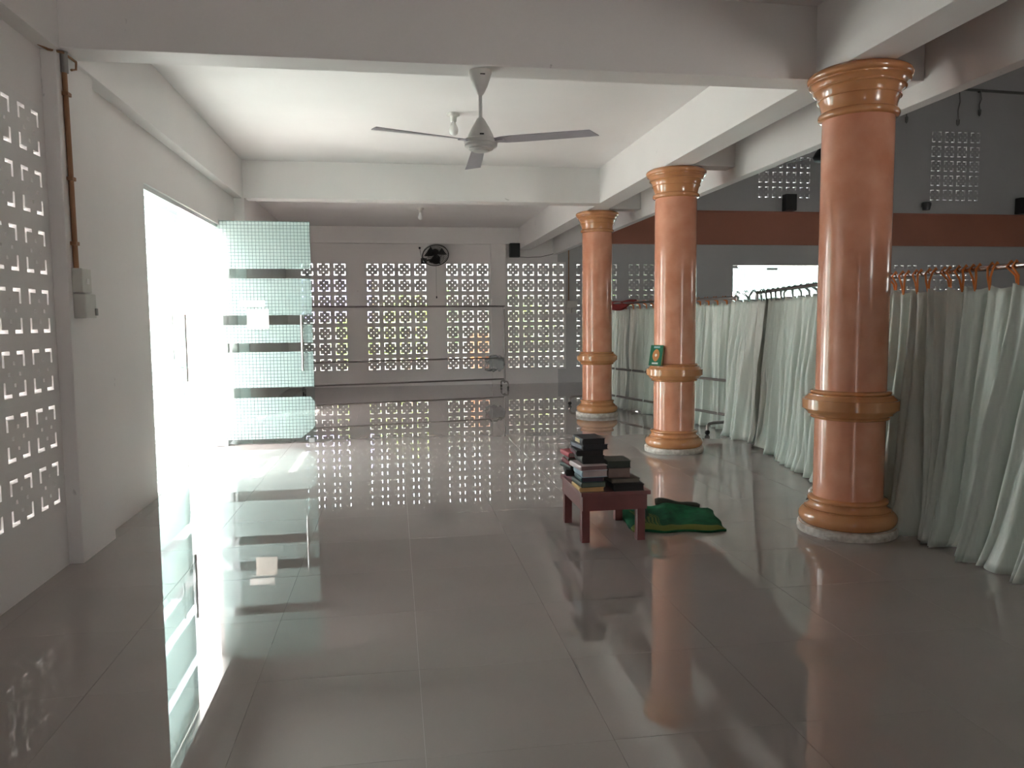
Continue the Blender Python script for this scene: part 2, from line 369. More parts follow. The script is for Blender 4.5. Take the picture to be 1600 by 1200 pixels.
# ceilings, other walls
struct(MB().box(-2.26, XO+0.1, YF, YB+0.1, ZC, ZC+0.15), 'ceiling', M['ceiling'], 'white flat ceiling above the aisle bays', 'ceiling')
struct(MB().box(XO, XR+0.2, YF, YB+0.1, ZH, ZH+0.15), 'ceiling', M['hall_wall'], 'high dim ceiling over the hall', 'ceiling')
wall('wall_right', M['hall_wall'], 'far right wall of the hall', YF, YB, 0, ZH, [(5, 7, 0, 2.5)], XR, XR+0.15, lambda u, v, d: (d, u, v))  # unseen opening added to let light into the hall
wall('wall_front', M['wall'], 'wall behind the viewer with openings added for fill light', -2.26, XR, 0, ZH, [(0.0, 0.18, 0, 2.2), (6, 7.5, 0, 2.4)], YF, YF-0.15, lambda u, v, d: (u, d, v))  # openings added for light; the narrow one sets the fill on the near bay
# beams and pilasters
def trim(n, label, *boxes, m='beam', cat='beam'):
    mb = MB()
    for b in boxes: mb.box(*b, bev=0.006)
    return struct(mb, 'trim_%d' % n, M[m], label, cat)
trim(2, 'white beam across the aisle in front, above the ceiling fan', (XL, 2.61, 4.50, 4.71, 2.80, ZC), (2.85, XO, 4.50, 4.71, 2.82, ZC))
trim(3, 'white beam across the aisle behind the ceiling fan', (-2.0, 2.61, 9.52, 9.76, 2.80, ZC), (2.85, XO, 10.1, 10.34, 2.82, ZC), (2.85, XO, 7.2, 7.42, 2.82, ZC))
trim(4, 'long white beam running over the row of columns', (2.605, 2.856, YF, YB, 2.80, ZC))
trim(5, 'low white beam along the top of the left wall', (XL, -1.72, 4.71, 9.52, 2.79, ZC), (XL, -1.72, YF, 4.5, 2.79, ZC))
trim(6, 'deep white edge beam between the aisle and the hall', (XO, XO+0.1, YF, YB, 2.70, ZH))
trim(7, 'white pilaster on the left wall carrying the brown conduit', (XL, -1.742, 4.50, 5.0, 0, 2.80), m='wall', cat='pilaster')
trim(8, 'white pilaster on the left wall beyond the open glass door', (XL, -1.70, 9.46, 9.76, 0, 2.80), m='wall', cat='pilaster')
trim(9, 'white pilaster on the back wall beside the black speaker', (2.02, 2.33, YB-0.06, YB, 0, ZC), m='wall', cat='pilaster')
trim(10, 'white lintel beam along the top of the back wall', (-2.1, 2.605, YB-0.07, YB, 2.905, ZC))
struct(MB().box(-2.1, 2.02, YB-0.012, YB, 0, 0.075).box(2.33, XO+0.1, YB-0.012, YB, 0, 0.075), 'baseboard_back', M['wall'], 'low tiled skirting at the foot of the back wall', 'baseboard')
struct(MB().box(-2.02, -1.90, DY0-0.02, DY0+0.03, 0, DZ).box(-2.02, -1.84, DY0, DY1, DZ-0.035, DZ), 'trim_11', M['alu'], 'slim pale door header over the bright doorway', 'door frame')

# ------------------------------------------------------------------ columns
def arc(cx, cz, rx, rz, a0, a1, n):
    return [(cx+rx*math.cos(math.radians(a0+(a1-a0)*k/n)), cz+rz*math.sin(math.radians(a0+(a1-a0)*k/n))) for k in range(n+1)]
def make_column(name, label):
    t = thing(name, label, 'column', group='marble columns')
    P = {'plinth': ([(0.292, 0.0), (0.296, 0.02), (0.294, 0.048), (0.27, 0.052)], 'plinth'),
         'base': ([(0.272, 0.045), (0.284, 0.05)] + arc(0.250, 0.098, 0.040, 0.047, -80, 72, 10) + [(0.248, 0.146), (0.254, 0.147), (0.254, 0.154), (0.246, 0.155)] + arc(0.262, 0.190, -0.036, 0.034, -72, 40, 6) + [(0.228, 0.196), (0.236, 0.197)] + arc(0.226, 0.208, 0.012, 0.011, -60, 70, 5) + [(0.220, 0.222), (0.206, 0.226)], 'marble_trim'),
         'lower_shaft': ([(0.206, 0.222), (0.206, 0.73)], 'marble'),
         'ring': ([(0.206, 0.715), (0.224, 0.716)] + arc(0.222, 0.724, 0.010, 0.008, -70, 70, 4) + [(0.230, 0.734), (0.234, 0.742), (0.248, 0.744)] + arc(0.280, 0.748, -0.032, 0.028, -5, -80, 5)[:1] + [(0.256, 0.756), (0.268, 0.768), (0.272, 0.776), (0.281, 0.777), (0.282, 0.836), (0.272, 0.837), (0.268, 0.842), (0.254, 0.854), (0.246, 0.862), (0.246, 0.868), (0.238, 0.869)] + arc(0.226, 0.880, 0.010, 0.009, -70, 70, 4) + [(0.224, 0.892), (0.206, 0.894)], 'marble_trim'),
         'shaft': ([(0.206, 0.890), (0.206, 1.6), (0.205, 2.54)], 'marble'),
         'capital': ([(0.205, 2.522)] + arc(0.216, 2.546, 0.014, 0.020, -80, 80, 8) + [(0.211, 2.568), (0.213, 2.59), (0.220, 2.618), (0.229, 2.640), (0.236, 2.641), (0.236, 2.650), (0.231, 2.651), (0.236, 2.668), (0.246, 2.686), (0.254, 2.694), (0.262, 2.695), (0.262, 2.706), (0.257, 2.708), (0.264, 2.722), (0.276, 2.734), (0.284, 2.736), (0.286, 2.744)] + arc(0.270, 2.770, 0.026, 0.025, -70, 75, 8) + [(0.270, 2.80)], 'marble_trim')}
    for n in ('plinth', 'base', 'lower_shaft', 'ring', 'shaft', 'capital'):
        o = MB().lathe(P[n][0], seg=64).build(n, M[P[n][1]], t)
        if n != 'plinth':
            md = o.modifiers.new('edge', 'EDGE_SPLIT'); md.split_angle = math.radians(38)
    return t
c1 = make_column('column', 'peach marble column nearest the viewer, in front of the grey curtains')
c1.location = (2.80, 4.35, 0)
for y, lb in ((7.37, 'middle peach marble column with a green book leaning on its ring'), (10.35, 'farthest peach marble column, smallest of the row')):
    c = copy_tree(c1); c.location = (2.80, y, 0); c.rotation_euler.z = y; c['label'] = lb

# ------------------------------------------------------------------ glass doors
def glass_leaf(name, label, L, hinge, rz, side, zt=2.42):
    """leaf in its local xz plane from the hinge (x = 0) to x = L"""
    t = thing(name, label, 'glass door', hinge, rz, kind='structure')
    bands = [(0.0, 0.045), (0.515, 0.62), (1.01, 1.11), (1.305, 1.41), (1.805, 1.91)]
    MB().box(0, L, -0.005, 0.005, 0.012, zt, bev=0.002).build('glass_pane', M['glass'], t)
    edges = [0.055] + [v for b in bands[1:] for v in b] + [zt-0.004]
    for k in range(0, len(edges), 2):
        a, b = edges[k], edges[k+1]; mb = MB()
        if k == 0: vs = [(0.004, a), (L-0.16, a), (L-0.03, a+0.10), (L-0.012, a+0.13), (L-0.006, b-0.06), (L-0.05, b), (0.004, b)]
        else: vs = [(0.004, a), (L-0.006, a), (L-0.006, b), (0.004, b)]
        n = len(vs); yy = -0.0075
        mb.add([(x, yy, z) for x, z in vs] + [(x, yy+0.0015, z) for x, z in vs], [tuple(range(n)), tuple(range(2*n-1, n-1, -1))] + [(i, (i+1) % n, n+(i+1) % n, n+i) for i in range(n)])
        mb.build('frosted_film', M['film'], t)
    for s in (-1, 1):
        h = MB().tube([(L-0.115, s*0.055, 0.80), (L-0.115, s*0.055, 1.41)], 0.013, 12)
        for z in (0.93, 1.28): h.tube([(L-0.115, s*0.006, z), (L-0.115, s*0.055, z)], 0.008, 8)
        h.build('handle', M['steel'], t)
    MB().box(-0.06, 0.12, -0.018, 0.018, -0.004, 0.058, bev=0.004).build('bottom_patch', M['alu'], t)
    MB().box(-0.05, 0.11, -0.018, 0.018, zt-0.045, zt+0.012, bev=0.004).build('top_patch', M['alu'], t)
    MB().box(L-0.075, L-0.02, -0.016, 0.016, 0.0, 0.05, bev=0.003).build('corner_lock', M['alu'], t)
    return t
d1 = glass_leaf('door_1', 'open green glass door of frosted squares standing into the aisle', 1.05, (-1.925, 8.625, 0.004), math.radians(1.2), 1)
d2 = glass_leaf('door_2', 'closed glass door leaf washed out by daylight nearest the pilaster', 1.26, (-1.925, 6.17, 0.004), PI/2, 1, 2.34)
d3 = glass_leaf('door_3', 'left leaf of the frosted glass door at the back of the hall', 1.08, (HD0+0.02, YB+0.06, 0.004), 0, 1, 2.47)
d4 = glass_leaf('door_4', 'right leaf of the frosted glass door at the back of the hall', 1.22, (HD1-0.02, YB+0.06, 0.004), PI, 1, 2.47)
MB().box(0.80, 1.04, -0.02, 0.02, 2.39, 2.43).build('top_latch', M['dark_steel'], d3)
# notices taped on the open leaf
def on_leaf(x, z): return (-1.925 + x*math.cos(0.021), 8.625 + x*math.sin(0.021) - 0.0105, z)
n1 = thing('paper_notice', 'square cream paper notice taped on the open glass door', 'notice', on_leaf(0.475, 1.374), 0.021)
MB().box(-0.113, 0.113, -0.0008, 0.0008, -0.105, 0.105).build('sheet', M['paper_tan'], n1)
pr = MB()
for z in (0.085, 0.045, -0.052, -0.09): pr.box(-0.085, 0.09, -0.0014, -0.0009, z-0.002, z+0.002)
for k in range(6): pr.box(-0.08+k*0.028, -0.074+k*0.028, -0.0014, -0.0009, -0.045, 0.04)
pr.build('print', M['ink'], n1)
n2 = thing('paper_strip', 'narrow white paper strip taped above the square notice', 'notice', on_leaf(0.421, 1.540), 0.021)
MB().box(-0.131, 0.131, -0.0008, 0.0008, -0.035, 0.035).build('sheet', M['paper'], n2)

# ------------------------------------------------------------------ ceiling fan, bulbs, wall fan, speakers
fan = thing('ceiling_fan', 'white three-blade ceiling fan hanging from the front beam', 'ceiling fan', (0.534, 4.60, 2.80))
MB().lathe([(0.066, 0.0), (0.068, -0.012), (0.062, -0.035), (0.044, -0.085), (0.024, -0.125), (0.014, -0.14)], seg=32).build('canopy', M['fan_white'], fan)
MB().box(-0.006, 0.022, -0.066, -0.060, -0.036, -0.031).build('badge', M['badge'], fan.children[0])
MB().tube([(0, 0, -0.12), (0, 0, -0.29)], 0.011, 12).build('rod', M['fan_white'], fan)
MB().lathe([(0.012, -0.265), (0.022, -0.275), (0.052, -0.325), (0.074, -0.37), (0.078, -0.388), (0.094, -0.392), (0.099, -0.398), (0.100, -0.418), (0.094, -0.420), (0.096, -0.424), (0.096, -0.436), (0.088, -0.440), (0.074, -0.444), (0.072, -0.452), (0.050, -0.458), (0.048, -0.463), (0.022, -0.467), (0.0, -0.468)], seg=40).build('motor', M['fan_white'], fan).modifiers.new('edge', 'EDGE_SPLIT').split_angle = math.radians(32)
MB().box(-0.014, 0.010, -0.079, -0.070, -0.381, -0.373).build('badge', M['badge'], fan.children[2])
def fan_blade_mesh(L, w0, w1, mname):
    mb = MB(); n = 10; vs = []
    for i in range(n+1):
        t = i/n; x = 0.085+t*(L-0.085); w = (w0+(w1-w0)*min(1, t*1.0)) * (0.55+0.45*min(1, t/0.12)); tw = -math.radians(13-7*t); sk = 0.012*t if i == n else 0
        for sgn in (-1, 1):
            y = sgn*w/2; vs += [(x+(sk if sgn > 0 else -sk), y*math.cos(tw), y*math.sin(tw)+dz-0.02*t) for dz in (0.002, -0.002)]
    fs = []
    for i in range(n):
        a = 4*i; fs += [(a, a+4, a+6, a+2), (a+1, a+3, a+7, a+5), (a, a+1, a+5, a+4), (a+2, a+6, a+7, a+3)]
    fs += [(0, 2, 3, 1), (4*n, 4*n+1, 4*n+3, 4*n+2)]
    mb.add(vs, fs); mb.box(0.05, 0.15, -0.018, 0.018, -0.008, -0.002)
    return mb.mesh('blade', M[mname])
FB = fan_blade_mesh(0.70, 0.082, 0.105, 'fan_blade')
for a in (88, -32, 208): inst('blade', FB, fan, (0, 0, -0.405), (0, 0, math.radians(a)))

def bulb(loc, label):
    t = thing('light_bulb', label, 'light bulb', loc, group='bare bulbs on the ceiling')
    MB().lathe([(0.058, 0), (0.058, -0.02), (0.045, -0.028), (0.03, -0.03), (0.028, -0.075), (0.02, -0.078)], seg=24).build('holder', M['white_plastic'], t)
    MB().lathe([(0.016, -0.075), (0.022, -0.095), (0.040, -0.13), (0.044, -0.155), (0.036, -0.185), (0.018, -0.20), (0.0, -0.203)], seg=24).build('globe', M['bulb'], t)
bulb((0.586, 7.2, ZC), 'white bulb on the ceiling just behind the ceiling fan')
bulb((0.49, 13.2, ZC), 'tiny white bulb on the ceiling of the far bay')

wf = thing('wall_fan', 'round black caged wall fan high on the back wall', 'wall fan', (0.86, 15.50, 2.645))
rt = Matrix.Rotation(math.radians(-34), 3, 'X'); ry = Matrix.Rotation(math.radians(-10), 3, 'Z')
def cage():
    mb = MB(); R0 = 0.262
    def ring(r, y, th): mb.tube([ry @ (rt @ Vector((r*math.cos(2*PI*k/40), y, r*math.sin(2*PI*k/40)))) for k in range(41)], th, 5, False)
    ring(R0, 0, 0.010); ring(R0*0.97, -0.04, 0.003); ring(R0*0.6, -0.085, 0.003); ring(R0*0.6, 0.075, 0.003); ring(0.07, -0.10, 0.006)
    for k in range(44):
        a = 2*PI*k/44; c, s = math.cos(a), math.sin(a)
        mb.tube([ry @ (rt @ Vector((r*c, y, r*s))) for r, y in ((0.07, -0.10), (R0*0.6, -0.085), (R0*0.97, -0.04), (R0, 0))], 0.0022, 4, False)
        mb.tube([ry @ (rt @ Vector((r*c, y, r*s))) for r, y in ((R0, 0), (R0*0.85, 0.05), (R0*0.5, 0.08), (0.06, 0.085))], 0.0022, 4, False)
    return mb
cage().build('cage', M['black'], wf)
mo = MB(); mo.lathe([(0.0, -0.105), (0.065, -0.10), (0.07, -0.09)], seg=20, axis='y'); mo.lathe([(0.075, 0.085), (0.085, 0.10), (0.08, 0.19), (0.05, 0.225), (0.0, 0.23)], seg=20, axis='y'); mo.lathe([(0.04, -0.05), (0.045, 0.05)], seg=16, axis='y')
mo.v = [tuple(ry @ (rt @ Vector(v))) for v in mo.v]; mo.build('motor', M['black'], wf)
for k in range(3):
    vs = []; fs = []; a0 = 2*PI*k/3+0.5
    for i in range(6):
        r = 0.05+0.185*i/5; wd = 0.55 if i else 0.3
        for s in (-1, 1): vs.append(ry @ (rt @ Vector((r*math.cos(a0+s*wd), s*0.025, r*math.sin(a0+s*wd)))))
    for i in range(5): fs.append((2*i, 2*i+1, 2*i+3, 2*i+2))
    MB().add(vs, fs, True).build('blade', M['black'], wf)
MB().tube([(-0.20, 0.15, -0.10), (-0.22, 0.34, -0.09)], 0.025, 10).tube([(-0.21, 0.18, -0.10), (0.0, 0.19, -0.06)], 0.018, 8).box(-0.28, -0.16, 0.35, 0.38, -0.15, -0.03).build('bracket', M['black'], wf)
cd = thing('pull_cord', 'thin pull cord hanging below the round wall fan', 'cord', (0.878, 15.70, 2.45))
MB().tube([(0, 0, 0.0), (0.001, 0.02, -0.3), (0.004, 0.03, -0.62)], 0.003, 5).build('string', M['conduit_grey'], cd)
MB().lathe([(0.0, -0.66), (0.012, -0.65), (0.014, -0.63), (0.006, -0.61), (0.0, -0.605)], c=(0.004, 0.03, 0), seg=12).build('knob', M['black'], cd)
fw = thing('fan_wire', 'short black wire from a wall hook to the wall fan', 'wire', (0.56, YB-0.02, 2.82))
MB().tube([(0.0, 0, 0), (0.015, -0.02, -0.10), (0.035, -0.03, -0.20), (0.06, -0.05, -0.25)], 0.004, 5).build('cable', M['black'], fw)
MB().lathe([(0.0, -0.03), (0.02, -0.028), (0.022, 0.0)], seg=12, axis='y').build('hook', M['black'], fw)

def speaker(loc, w, h, d, label, rz=0):
    t = thing('speaker', label, 'speaker', loc, rz, group='black box speakers')
    MB().box(-w/2, w/2, -d, 0, 0, h, bev=0.01).build('cabinet', M['black'], t)
    MB().box(-w/2+0.012, w/2-0.012, -d-0.006, -d, 0.012, h-0.012, bev=0.003).build('grille', M['rubber'], t)
    MB().box(-0.03, 0.03, 0, 0.05, h*0.35, h*0.65).build('bracket', M['black'], t)
speaker((2.503, YB-0.055, 2.63), 0.205, 0.285, 0.16, 'black speaker on the back wall above the pierced blocks', 0.0)
speaker((8.56, YB-0.055, 3.655), 0.25, 0.35, 0.18, 'black speaker above the orange band left of the nearest column')
speaker((14.29, YB-0.055, 3.66), 0.27, 0.36, 0.18, 'black speaker above the orange band at the right edge')
sl = thing('spot_lamp', 'small black spotlight above the orange band', 'lamp', (11.86, YB-0.05, 3.72))
MB().lathe([(0.075, 0.0), (0.10, 0.12), (0.10, 0.16), (0.09, 0.17)], c=(0, -0.08, 0), seg=20).build('shade', M['black'], sl)
MB().box(-0.03, 0.03, -0.02, 0.05, 0.08, 0.16).build('bracket', M['black'], sl)

# wiring on the back wall
wr = thing('wall_conduit', 'thin brown conduit and sagging cable beside the back wall speaker', 'conduit', (0, 0, 0))
MB().tube([(2.61, 15.84, 2.645), (2.80, 15.84, 2.637), (3.07, 15.84, 2.652), (3.25, 15.84, 2.69), (3.41, 15.84, 2.735), (3.675, 15.84, 2.818)], 0.006, 6).build('cable', M['black'], wr)
MB().tube([(3.675, YB-0.02, 2.83), (3.67, YB-0.02, 1.74)], 0.012, 8).build('pipe', M['conduit'], wr)
so = thing('socket_box', 'grey double socket box below the brown conduit on the back wall', 'socket', (3.74, YB, 1.66))
MB().box(-0.11, 0.11, -0.06, 0, -0.075, 0.075, bev=0.006).build('box', M['white_plastic'], so)
MB().box(-0.12, -0.02, -0.055, 0, -0.19, -0.085, bev=0.005).build('plug', M['white_plastic'], so)
MB().box(0.0, 0.09, -0.05, 0, -0.18, -0.085, bev=0.005).build('plug', M['white_plastic'], so)
# conduit and switch box on the left pilaster
XP = -1.742
cp = thing('conduit_pipe', 'brown conduit running down the left pilaster to a switch box', 'conduit', (XP, 4.575, 0))
MB().tube([(0.014, -0.01, 2.70), (0.014, 0.0, 2.2), (0.014, 0.006, 1.64)], 0.014, 10).build('pipe', M['conduit'], cp)
MB().tube([(0.016, -0.012, 2.80), (0.016, -0.01, 2.69)], 0.020, 10).build('sleeve', M['conduit_grey'], cp)
for z in (2.58, 2.13, 1.78): MB().box(0.0, 0.032, -0.025, 0.025, z-0.01, z+0.01, bev=0.003).build('clip', M['conduit'], cp)
MB().tube([(-0.07, -0.16, 2.80), (-0.03, -0.09, 2.785), (0.02, -0.03, 2.79), (0.05, 0.06, 2.77), (0.03, 0.11, 2.745), (0.02, 0.07, 2.73)], 0.007, 6).build('cable', M['conduit'], cp)
sw = thing('switch_box', 'grey plastic switch box and socket on the left pilaster', 'switch', (XP, 4.60, 1.53))
MB().box(0, 0.055, -0.055, 0.075, -0.02, 0.115, bev=0.006).build('switch', M['white_plastic'], sw)
MB().box(0, 0.065, -0.05, 0.10, -0.16, -0.026, bev=0.006).build('socket', M['white_plastic'], sw)
MB().box(0.03, 0.072, 0.075, 0.105, -0.145, -0.105, bev=0.004).build('knob', M['conduit_grey'], sw)
MB().box(0.055, 0.060, 0.0, 0.03, 0.03, 0.06, bev=0.001).build('rocker', M['fan_white'], sw.children[0])

# ------------------------------------------------------------------ rolling rails and curtains
def rail_stand(a, b, label, zt=1.60, zm=0.60, zl=0.19, foot=0.38, tone='steel', group='rolling rails'):
    a, b = Vector(a+(0,)), Vector(b+(0,)); L = (b-a).length; d = (b-a).normalized()
    t = thing('rail_stand', label, 'rail stand', a, math.atan2(d.y, d.x), group=group); m = M[tone]
    MB().tube([(0, 0, zt), (L, 0, zt)], 0.017, 12).build('top_rail', m, t)
    for z in (zm, zl): MB().tube([(0, 0, z), (L, 0, z)], 0.016, 10).build('cross_bar', m, t)
    for x in (0, L):
        MB().tube([(x, 0, 0.10), (x, 0, zt+0.02)], 0.019, 12).build('post', m, t)
        f = MB().tube([(x, -foot, 0.055), (x, -foot, 0.10), (x, -foot+0.03, 0.128), (x, -foot+0.08, 0.135), (x, foot-0.08, 0.135), (x, foot-0.03, 0.128), (x, foot, 0.10), (x, foot, 0.055)], 0.018, 10).build('foot', m, t)
        for s in (-1, 1): MB().lathe([(0.01, -0.012), (0.028, -0.012), (0.028, 0.012), (0.01, 0.012)], c=(x, s*foot, 0.028), seg=16, axis='x').build('caster', M['rubber'], f)
    return t
RA = ((3.24, 5.02), (3.27, 2.35)); RB = ((3.955, 7.93), (3.36, 5.22)); RC = ((3.10, 11.75), (3.94, 8.38))
rail_stand((-1.62, 14.15), (2.15, 14.90), 'empty steel rail stand along the back wall blocks', 1.61, 0.60, 0.18, 0.2, 'dark_steel')
rail_stand(*RA, 'steel rail stand with orange ties at the right edge', 1.605, 0.6, 0.19, 0.3)
rail_stand(*RB, 'rail stand of mint curtains between the two near columns', 1.615, 0.6, 0.19, 0.16, 'dark_steel')
rail_stand(*RC, 'rail stand with cross bars in front of the farthest mint curtains', 1.575, 0.6, 0.19, 0.40, 'dark_steel')

def curtain(a, b, label, seed, zt=1.515, folds=9, amp=0.035, flare=0.0, side=(1, 0), off=0.0, tie='orange', rail_z=1.605, n_ties=9, drag=0.06, pull=0.0, group='mint satin curtains'):
    """cloth hung between two floor points a and b; side: unit vector towards the aisle"""
    rnd = random.Random(seed); a, b = Vector(a), Vector(b); L = (b-a).length; d = (b-a)/L; s = Vector(side)
    nu, nz = folds*20, 34; ph = [rnd.uniform(-0.9, 0.9) for _ in range(folds+2)]; am = [rnd.uniform(0.6, 1.5) for _ in range(folds+2)]
    sw = [rnd.uniform(-1, 1) for _ in range(folds+2)]
    def lerp(arr, u):
        i = min(int(u), len(arr)-2); f = u-i; f = f*f*(3-2*f); return arr[i]*(1-f)+arr[i+1]*f
    t = thing('curtain', label, 'curtain', (a.x, a.y, 0), group=group)
    vs = []
    for j in range(nz+1):
        h = j/nz; z = zt*(1-h)+0.004*h                     # h 0 at the top
        for i in range(nu+1):
            u = i/nu; fu = u*folds
            A = amp*(0.45+0.95*min(1, h*2.2))*lerp(am, fu)
            w = 2*PI*(fu+lerp(ph, fu)*h*0.6)
            sn = math.sin(w+0.55*math.sin(w)); o = A*(1.15*sn+0.30*math.sin(2*w+1.1+1.5*h)+0.20*math.sin(3.1*w+seed+2*h)*(0.5+h)+0.07*math.sin(5.3*w+2*seed+4*h)) + 0.030*lerp(sw, fu)*h*math.sin(4*h+fu) + 0.02*math.sin(0.43*w+seed)*min(1, 2*h)
            o += off + flare*h*h*(0.6+0.4*math.sin(PI*u)) + drag*max(0, h-0.9)*6*(0.5+0.5*lerp(sw, fu))
            e = 0.03*lerp(sw, fu)*math.sin(PI*u)*h + pull*h*math.sin(PI*u)*0.5 + 0.022*math.sin(2*w)*(0.4+h)*L/folds
            zz = z + (0.012*math.cos(w) if j == 0 else 0) + (0.03*max(0, lerp(sw, fu)) if j == nz else 0)
            p = a + d*(u*L+e) + s*o
            vs.append((p.x-a.x, p.y-a.y, zz))
    fs = [(j*(nu+1)+i, j*(nu+1)+i+1, (j+1)*(nu+1)+i+1, (j+1)*(nu+1)+i) for j in range(nz) for i in range(nu)]
    o = MB().add(vs, fs, True).build('cloth', M['curtain'], t)
    md = o.modifiers.new('thickness', 'SOLIDIFY'); md.thickness = 0.003
    for k in range(n_ties):
        u = (k+0.5)/n_ties; i = round(u*nu); top = Vector(vs[i]); q = a + d*(u*L) - a
        mb = MB(); e = 0.024+rnd.uniform(-0.006, 0.008)
        rr = [q.x, q.y]
        for sg in (-1, 1):
            x0, y0 = top.x, top.y
            mb.tube([(x0, y0, zt-0.02), (x0+d.x*sg*e*0.5+s.x*0.008, y0+d.y*sg*e*0.5+s.y*0.008, (zt+rail_z)/2), (rr[0]+d.x*sg*e+s.x*0.024, rr[1]+d.y*sg*e+s.y*0.024, rail_z-0.005), (rr[0]+d.x*sg*e*0.9, rr[1]+d.y*sg*e*0.9, rail_z+0.026), (rr[0]+d.x*sg*e*0.8-s.x*0.022, rr[1]+d.y*sg*e*0.8-s.y*0.022, rail_z)], 0.0065, 5)
        mb.build('tie', M[tie], t)
    return t
nA = (-1.0, 0.02)
curtain((3.23, 5.02), (3.25, 3.93), 'grey green curtain hanging just right of the nearest column', 3, folds=7, amp=0.050, flare=0.14, side=nA, n_ties=9, zt=1.50, pull=0.30)
curtain((3.25, 3.95), (3.27, 2.40), 'grey green curtain at the right edge of the room', 8, folds=9, amp=0.050, flare=0.15, side=nA, n_ties=12, zt=1.50, pull=-0.28)
nB = Vector((-0.978, 0.208)); nB = (nB.x, nB.y)
curtain((3.86, 8.30), (3.82, 7.44), 'narrow bunched mint curtain beside the dark gap', 5, folds=5, amp=0.05, flare=0.06, side=nB, tie='green_tie', rail_z=1.615, n_ties=4, zt=1.53)
curtain((3.90, 7.62), (3.43, 5.48), 'broad mint curtain left of the nearest column, dragging on the floor', 12, folds=11, amp=0.060, flare=0.05, side=nB, tie='green_tie', rail_z=1.615, n_ties=12, zt=1.53, drag=0.12)
nC = Vector((-0.968, -0.251)); nC = (nC.x, nC.y)
curtain((3.12, 11.70), (3.36, 10.78), 'mint curtain farthest back, just behind the smallest column', 21, folds=6, amp=0.042, side=nC, off=-0.05, tie='orange', rail_z=1.575, n_ties=6, zt=1.50)
curtain((3.37, 10.74), (3.62, 9.78), 'mint curtain left of the middle column behind the cross bars', 24, folds=6, amp=0.042, side=nC, off=-0.05, tie='orange', rail_z=1.575, n_ties=6, zt=1.50)
curtain((3.63, 9.74), (3.96, 8.40), 'mint curtain right of the middle column behind the cross bars', 29, folds=8, amp=0.042, side=nC, off=-0.05, tie='orange', rail_z=1.575, n_ties=8, zt=1.52)
# red cloth thrown over the far rail
rc = thing('red_cloth', 'dark red cloth thrown over the farthest curtain rail', 'cloth', (3.235, 11.23, 1.58), math.atan2(-0.968, 0.251))
vs = []; nu, nv = 16, 14
for j in range(nv+1):
    for i in range(nu+1):
        u = i/nu*0.75-0.02; ang = (j/nv-0.5); k = 0.02
        x = u; arc = ang*0.30
        if abs(arc) < 0.04: y, z = k*math.sin(arc/0.04*PI/2), k*math.cos(arc/0.04*PI/2)
        else: y, z = math.copysign(k+0.006*math.sin(20*u), arc), -(abs(arc)-0.04)*(0.75+0.35*math.sin(7*u))
        vs.append((x, y, z+0.006*math.sin(14*u)+0.03*max(0, u)))
MB().add(vs, [(j*(nu+1)+i, j*(nu+1)+i+1, (j+1)*(nu+1)+i+1, (j+1)*(nu+1)+i) for j in range(nv) for i in range(nu)], True).build('fabric', M['red_cloth'], rc)
# clear plastic bag on the empty rail
bgx = thing('plastic_bag', 'clear plastic bag hanging from the empty rail stand', 'bag', (1.93, 14.86, 0.60))
vs = []; rnd = random.Random(4); ns, nr = 24, 9
for j in range(nr+1):
    h = j/nr
    for i in range(ns):
        a = 2*PI*i/ns; r = (0.12+0.03*math.sin(PI*min(1, h*1.1)))*(1+0.20*math.sin(3*a+4*h)+0.20*rnd.uniform(-1, 1))*(1 if j < nr else 0.8)
        vs.append((1.15*r*math.cos(a), 0.5*r*math.sin(a), 0.03-0.27*h+0.03*math.sin(3*a)+0.015*rnd.uniform(-1, 1)))
fs = [(j*ns+i, j*ns+(i+1) % ns, (j+1)*ns+(i+1) % ns, (j+1)*ns+i) for j in range(nr) for i in range(ns)] + [tuple(nr*ns+i for i in range(ns))]
MB().add(vs, fs, True).build('film', M['bag'], bgx)
MB().tube([(-0.09, 0, 0.01), (-0.06, 0.0, 0.045), (0.05, 0.0, 0.05), (0.10, 0, 0.01)], 0.012, 6).build('tied_handle', M['bag'], bgx)

# ------------------------------------------------------------------ low table with books
TB = thing('low_table', 'low maroon wooden table carrying piles of books', 'table', (1.285, 4.63, 0))
MB().box(-0.205, 0.225, -0.285, 0.285, 0.287, 0.312, bev=0.004).build('table_top', M['maroon'], TB)
for x0, x1, y0, y1 in ((-0.195, 0.205, -0.275, -0.255), (-0.195, 0.205, 0.255, 0.275), (-0.197, -0.177, -0.255, 0.255), (0.187, 0.207, -0.255, 0.255)):
    MB().box(x0, x1, y0, y1, 0.198, 0.287, bev=0.002).build('apron', M['maroon'], TB)
for x in (-0.170, 0.175):
    for y in (-0.232, 0.232): MB().box(x-0.025, x+0.025, y-0.024, y+0.024, 0, 0.287, bev=0.003).build('leg', M['maroon'], TB)

